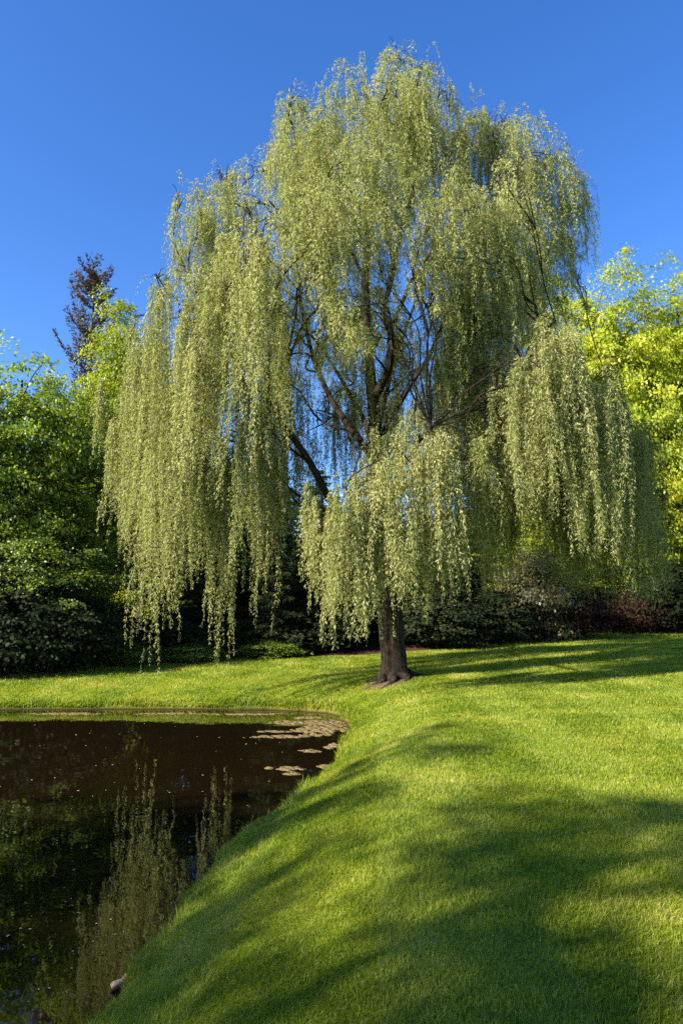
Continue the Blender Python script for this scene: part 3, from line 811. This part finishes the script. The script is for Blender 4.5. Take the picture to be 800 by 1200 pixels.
# shrubs
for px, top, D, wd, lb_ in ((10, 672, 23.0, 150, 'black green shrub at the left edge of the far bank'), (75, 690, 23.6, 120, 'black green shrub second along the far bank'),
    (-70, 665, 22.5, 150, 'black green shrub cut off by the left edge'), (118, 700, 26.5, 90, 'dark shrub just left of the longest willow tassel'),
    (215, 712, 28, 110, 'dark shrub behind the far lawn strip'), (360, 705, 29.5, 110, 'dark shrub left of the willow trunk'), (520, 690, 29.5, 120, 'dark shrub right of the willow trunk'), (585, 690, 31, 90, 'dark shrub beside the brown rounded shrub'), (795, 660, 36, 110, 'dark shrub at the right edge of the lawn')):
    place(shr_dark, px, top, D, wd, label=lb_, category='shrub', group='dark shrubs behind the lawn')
place(shr_brown, 632, 636, 32, 100, label='rounded brownish green shrub right of the willow trunk', category='shrub')
place(shr_red, 672, 680, 32.5, 110, label='dark red shrub beneath the right lobe of the willow', category='shrub', group='dark red shrubs')
place(shr_red, 740, 685, 36, 110, 2.0, label='dark red shrub near the right edge of the mulch bed', category='shrub', group='dark red shrubs')
place(shr_green, 135, 728, 25.5, 50, label='small light green shrub beside the black shrubs', category='shrub', group='small green shrubs')
place(shr_green, 778, 690, 37, 50, label='small green shrub at the right end of the mulch bed', category='shrub', group='small green shrubs')
place(shr_green, 165, 752, 25.5, 60, 1.0, label='low green shrub at the back of the far bank', category='shrub', group='small green shrubs')
place(shr_green, 232, 750, 26.5, 70, 2.0, label='low green shrub behind the tassel that nearly touches the lawn', category='shrub', group='small green shrubs')
place(shr_green, 320, 748, 27.5, 70, 3.0, label='low green shrub in the dark gap left of the trunk', category='shrub', group='small green shrubs')
# closing row far behind
for i, (px, D) in enumerate(((-120, 46), (-30, 47), (60, 48), (150, 46), (240, 48), (330, 47), (420, 48), (510, 46), (600, 48), (690, 50), (780, 49), (870, 48), (960, 47))):
    place(con_dark if i % 2 else bl_green2, px, 590 + 25 * math.sin(i * 2.1), D, 150, i, label='dark tree in the far row closing the view', group='far trees closing the view')
for i, (px, D) in enumerate(((200, 41), (265, 42), (330, 41.5), (395, 43), (460, 42), (525, 42.5), (590, 43), (655, 45), (720, 46))):
    place(shr_dark, px, 632 + 14 * math.sin(i * 1.9), D, 130, i * 1.1, label='dark shrub in the low hedge far behind the willow', category='shrub', group='hedge shrubs far behind the willow')
# tall trees left of the view that shade the foreground lawn and the far bank
for i, (bx, by, hh, wm) in enumerate(((-18.5, -7.5, 16.5, 4.4), (-13.5, -8.5, 14.5, 4.2), (-22, -4.5, 16.0, 4.2), (-20.5, -2.6, 16.4, 2.8), (-15, -14, 17, 4.6), (-24, 19, 12, 4.2), (-31, 16.5, 14, 4.5))):
    place(bl_tall, 0, 0, 0, base=(bx, by), h=hh, wm=wm, label='tall tree standing left of the view and shading the lawn', group='shade trees outside the view')

# ------------------------------------------------------------------ floating mats, stone, specks
def mat_blob(name, px, py, wpx, hpx, label, seed, group='floating algae mats'):
    """a thin floating mat of many small ragged flakes, dense in its middle and broken at its rim"""
    r_ = np.random.default_rng(seed)
    c_ = on_z(px, py, ZW); a = np.linalg.norm(on_z(px + wpx / 2, py, ZW) - c_); b_ = abs(on_z(px, py - hpx / 2, ZW)[1] - c_[1])
    V_, lp_, stt_ = [], [], []
    ph = r_.uniform(0, 6.28, 3); cnt = int(170 + 3600 * a * b_)
    th_ = r_.uniform(0, 6.283, cnt); rr_ = np.sqrt(r_.random(cnt)) * (1 + .24 * np.sin(2 * th_ + ph[0]) + .2 * np.sin(5 * th_ + ph[1]) + .13 * np.sin(9 * th_ + ph[2]))
    fx, fy = a * rr_ * np.cos(th_), b_ * rr_ * np.sin(th_)
    hole = np.sin(fx * 9 + ph[0]) * np.sin(fy * 14 + ph[1]) + .6 * np.sin(fx * 23 + fy * 11 + ph[2])
    ok_ = (sdist(c_[0] + fx, c_[1] + fy) < -.01) & ((hole > -.35) | (rr_ < .3))
    fm = 28; tf_ = np.linspace(0, 2 * np.pi, fm, endpoint=False)          # added film, hidden just under the surface, joining the separate flakes
    fr_ = .95 * (1 + .24 * np.sin(2 * tf_ + ph[0]) + .2 * np.sin(5 * tf_ + ph[1]) + .13 * np.sin(9 * tf_ + ph[2]))
    V_ += [(a * k_ * math.cos(t_), b_ * k_ * math.sin(t_), -.006) for t_, k_ in zip(tf_, fr_)]; stt_.append(0); lp_ += list(range(fm))
    for q in np.nonzero(ok_)[0]:
        cx_, cy_ = fx[q], fy[q]
        s_ = r_.uniform(.010, .048) * (1.2 - .6 * min(1.2, rr_[q]))
        m_ = 9; t2 = np.linspace(0, 2 * np.pi, m_, endpoint=False) + r_.uniform(0, 1)
        rad = s_ * r_.uniform(.55, 1.3, m_)
        z_ = .0012 + r_.uniform(0, .004) + q * 2e-6
        k0 = len(V_)
        for t3, r3 in zip(t2, rad): V_.append((cx_ + 1.7 * r3 * math.cos(t3), cy_ + r3 * math.sin(t3), z_ + r_.uniform(-.001, .001)))
        for t3, r3 in zip(t2, rad): V_.append((cx_ + 1.75 * r3 * math.cos(t3), cy_ + 1.03 * r3 * math.sin(t3), -.008))
        stt_.append(len(lp_)); lp_ += list(range(k0, k0 + m_))
        for e in range(m_):
            f_ = (e + 1) % m_
            stt_.append(len(lp_)); lp_ += [k0 + e, k0 + m_ + e, k0 + m_ + f_, k0 + f_]
    o = obj(name, make_mesh(name, np.array(V_), lp_, stt_, M_scum)); o.location = c_
    tag(o, label, 'algae', group=group)
for i, (px, py, wp, hp, lb_) in enumerate((
    (380, 853, 66, 13, 'tan algae mat, broad one in the narrow corner of the pond'),
    (335, 863, 80, 3.4, 'long thin tan algae streak reaching out from the pond corner'),
    (330, 857, 50, 2.6, 'thin brown algae streak above the longest streak'),
    (385, 846, 40, 5, 'tan algae mat against the bank in the pond corner'),
    (362, 841, 40, 2.5, 'thin algae strip close to the far bank near the corner'),
    (365, 880, 24, 2.8, 'small lone algae mat below the long streak'),
    (392, 874, 22, 6, 'algae mat touching the right bank below the corner'),
    (341, 901, 30, 5, 'lone algae mat farthest out on the brown water'),
    (343, 907, 20, 2.4, 'small sliver of algae just below the lone mat'),
    (316, 900, 6, 2, 'tiny algae fleck left of the lone mat'),
    (383, 898, 20, 4, 'algae mat against the right bank beside the lone mat'),
    (355, 931, 12, 3, 'small algae mat by the right bank, nearest the camera'),
    (290, 837, 80, 2.2, 'pale scum line along the far bank left of the corner'),
    (200, 836.2, 70, 2.0, 'pale scum line along the far bank below the long tassels'), (80, 836.4, 90, 2.0, 'pale scum line along the far bank below the black shrubs'), (345, 847, 60, 4, 'muted film of algae in front of the far bank near the corner'))):
    mat_blob('algae_mat', px, py, wp, hp, lb_, 100 + i)

# pinkish stone at the near waterline
def stone(px, py, sx, sy, sz, label, seed):
    r_ = np.random.default_rng(seed); c_ = on_z(px, py, ZW + .03)
    import bmesh
    bm = bmesh.new(); bmesh.ops.create_icosphere(bm, subdivisions=4, radius=1)
    ph = r_.uniform(0, 6.28, 6)
    for v in bm.verts:
        c = v.co
        k = 1 + .14 * math.sin(3 * c.x + ph[0]) * math.sin(2.5 * c.y + ph[1]) + .08 * math.sin(6 * c.y + ph[2] + 3 * c.z) + .05 * math.sin(9 * c.x + ph[3] + 4 * c.y)
        v.co = Vector((c.x * sx * k, c.y * sy * k, max(-.5, min(.75, c.z)) * sz * k))
    me_ = bpy.data.meshes.new('stone'); bm.to_mesh(me_); bm.free(); me_.materials.append(M_stone)
    for p_ in me_.polygons: p_.use_smooth = True
    o = obj('stone', me_); o.location = c_; o.rotation_euler = (0, 0, .6); tag(o, label, 'stone', group='stones at the waterline')
stone(138, 1153, .05, .035, .025, 'pale pinkish stone at the waterline by the near bank', 3)
stone(150, 1145, .04, .03, .02, 'smaller pinkish stone tucked into the bank grass behind the pale one', 4)

# white petals and pollen specks on the water
n = 150
px_ = rng.uniform(0, 330, n); py_ = 845 + rng.random(n) ** 1.3 * 330
P_ = np.array([on_z(a, b_, ZW) for a, b_ in zip(px_, py_)])
k_ = sdist(P_[:, 0], P_[:, 1]) < -.15
P_ = P_[k_]; n = len(P_); P_[:, 2] += .004
th = rng.uniform(0, 6.28, n); sz = rng.uniform(.005, .011, n) * (1 + .05 * P_[:, 1])
dd = np.stack([np.cos(th), np.sin(th), np.full(n, .12)], -1)
M_speck = soil_mat('petal', ((.4, .36, .25), (.5, .46, .34), (.6, .56, .45)), 3)
tag(obj('floating_petals', leaf_mesh('floating_petals', P_, norm(dd), np.stack([-np.sin(th), np.cos(th), np.zeros(n)], -1), sz * 2, sz * 1.4, np.full(n, .5), M_speck)),
    'scattered pale petals and specks floating on the dark pond', 'petals', 'stuff')
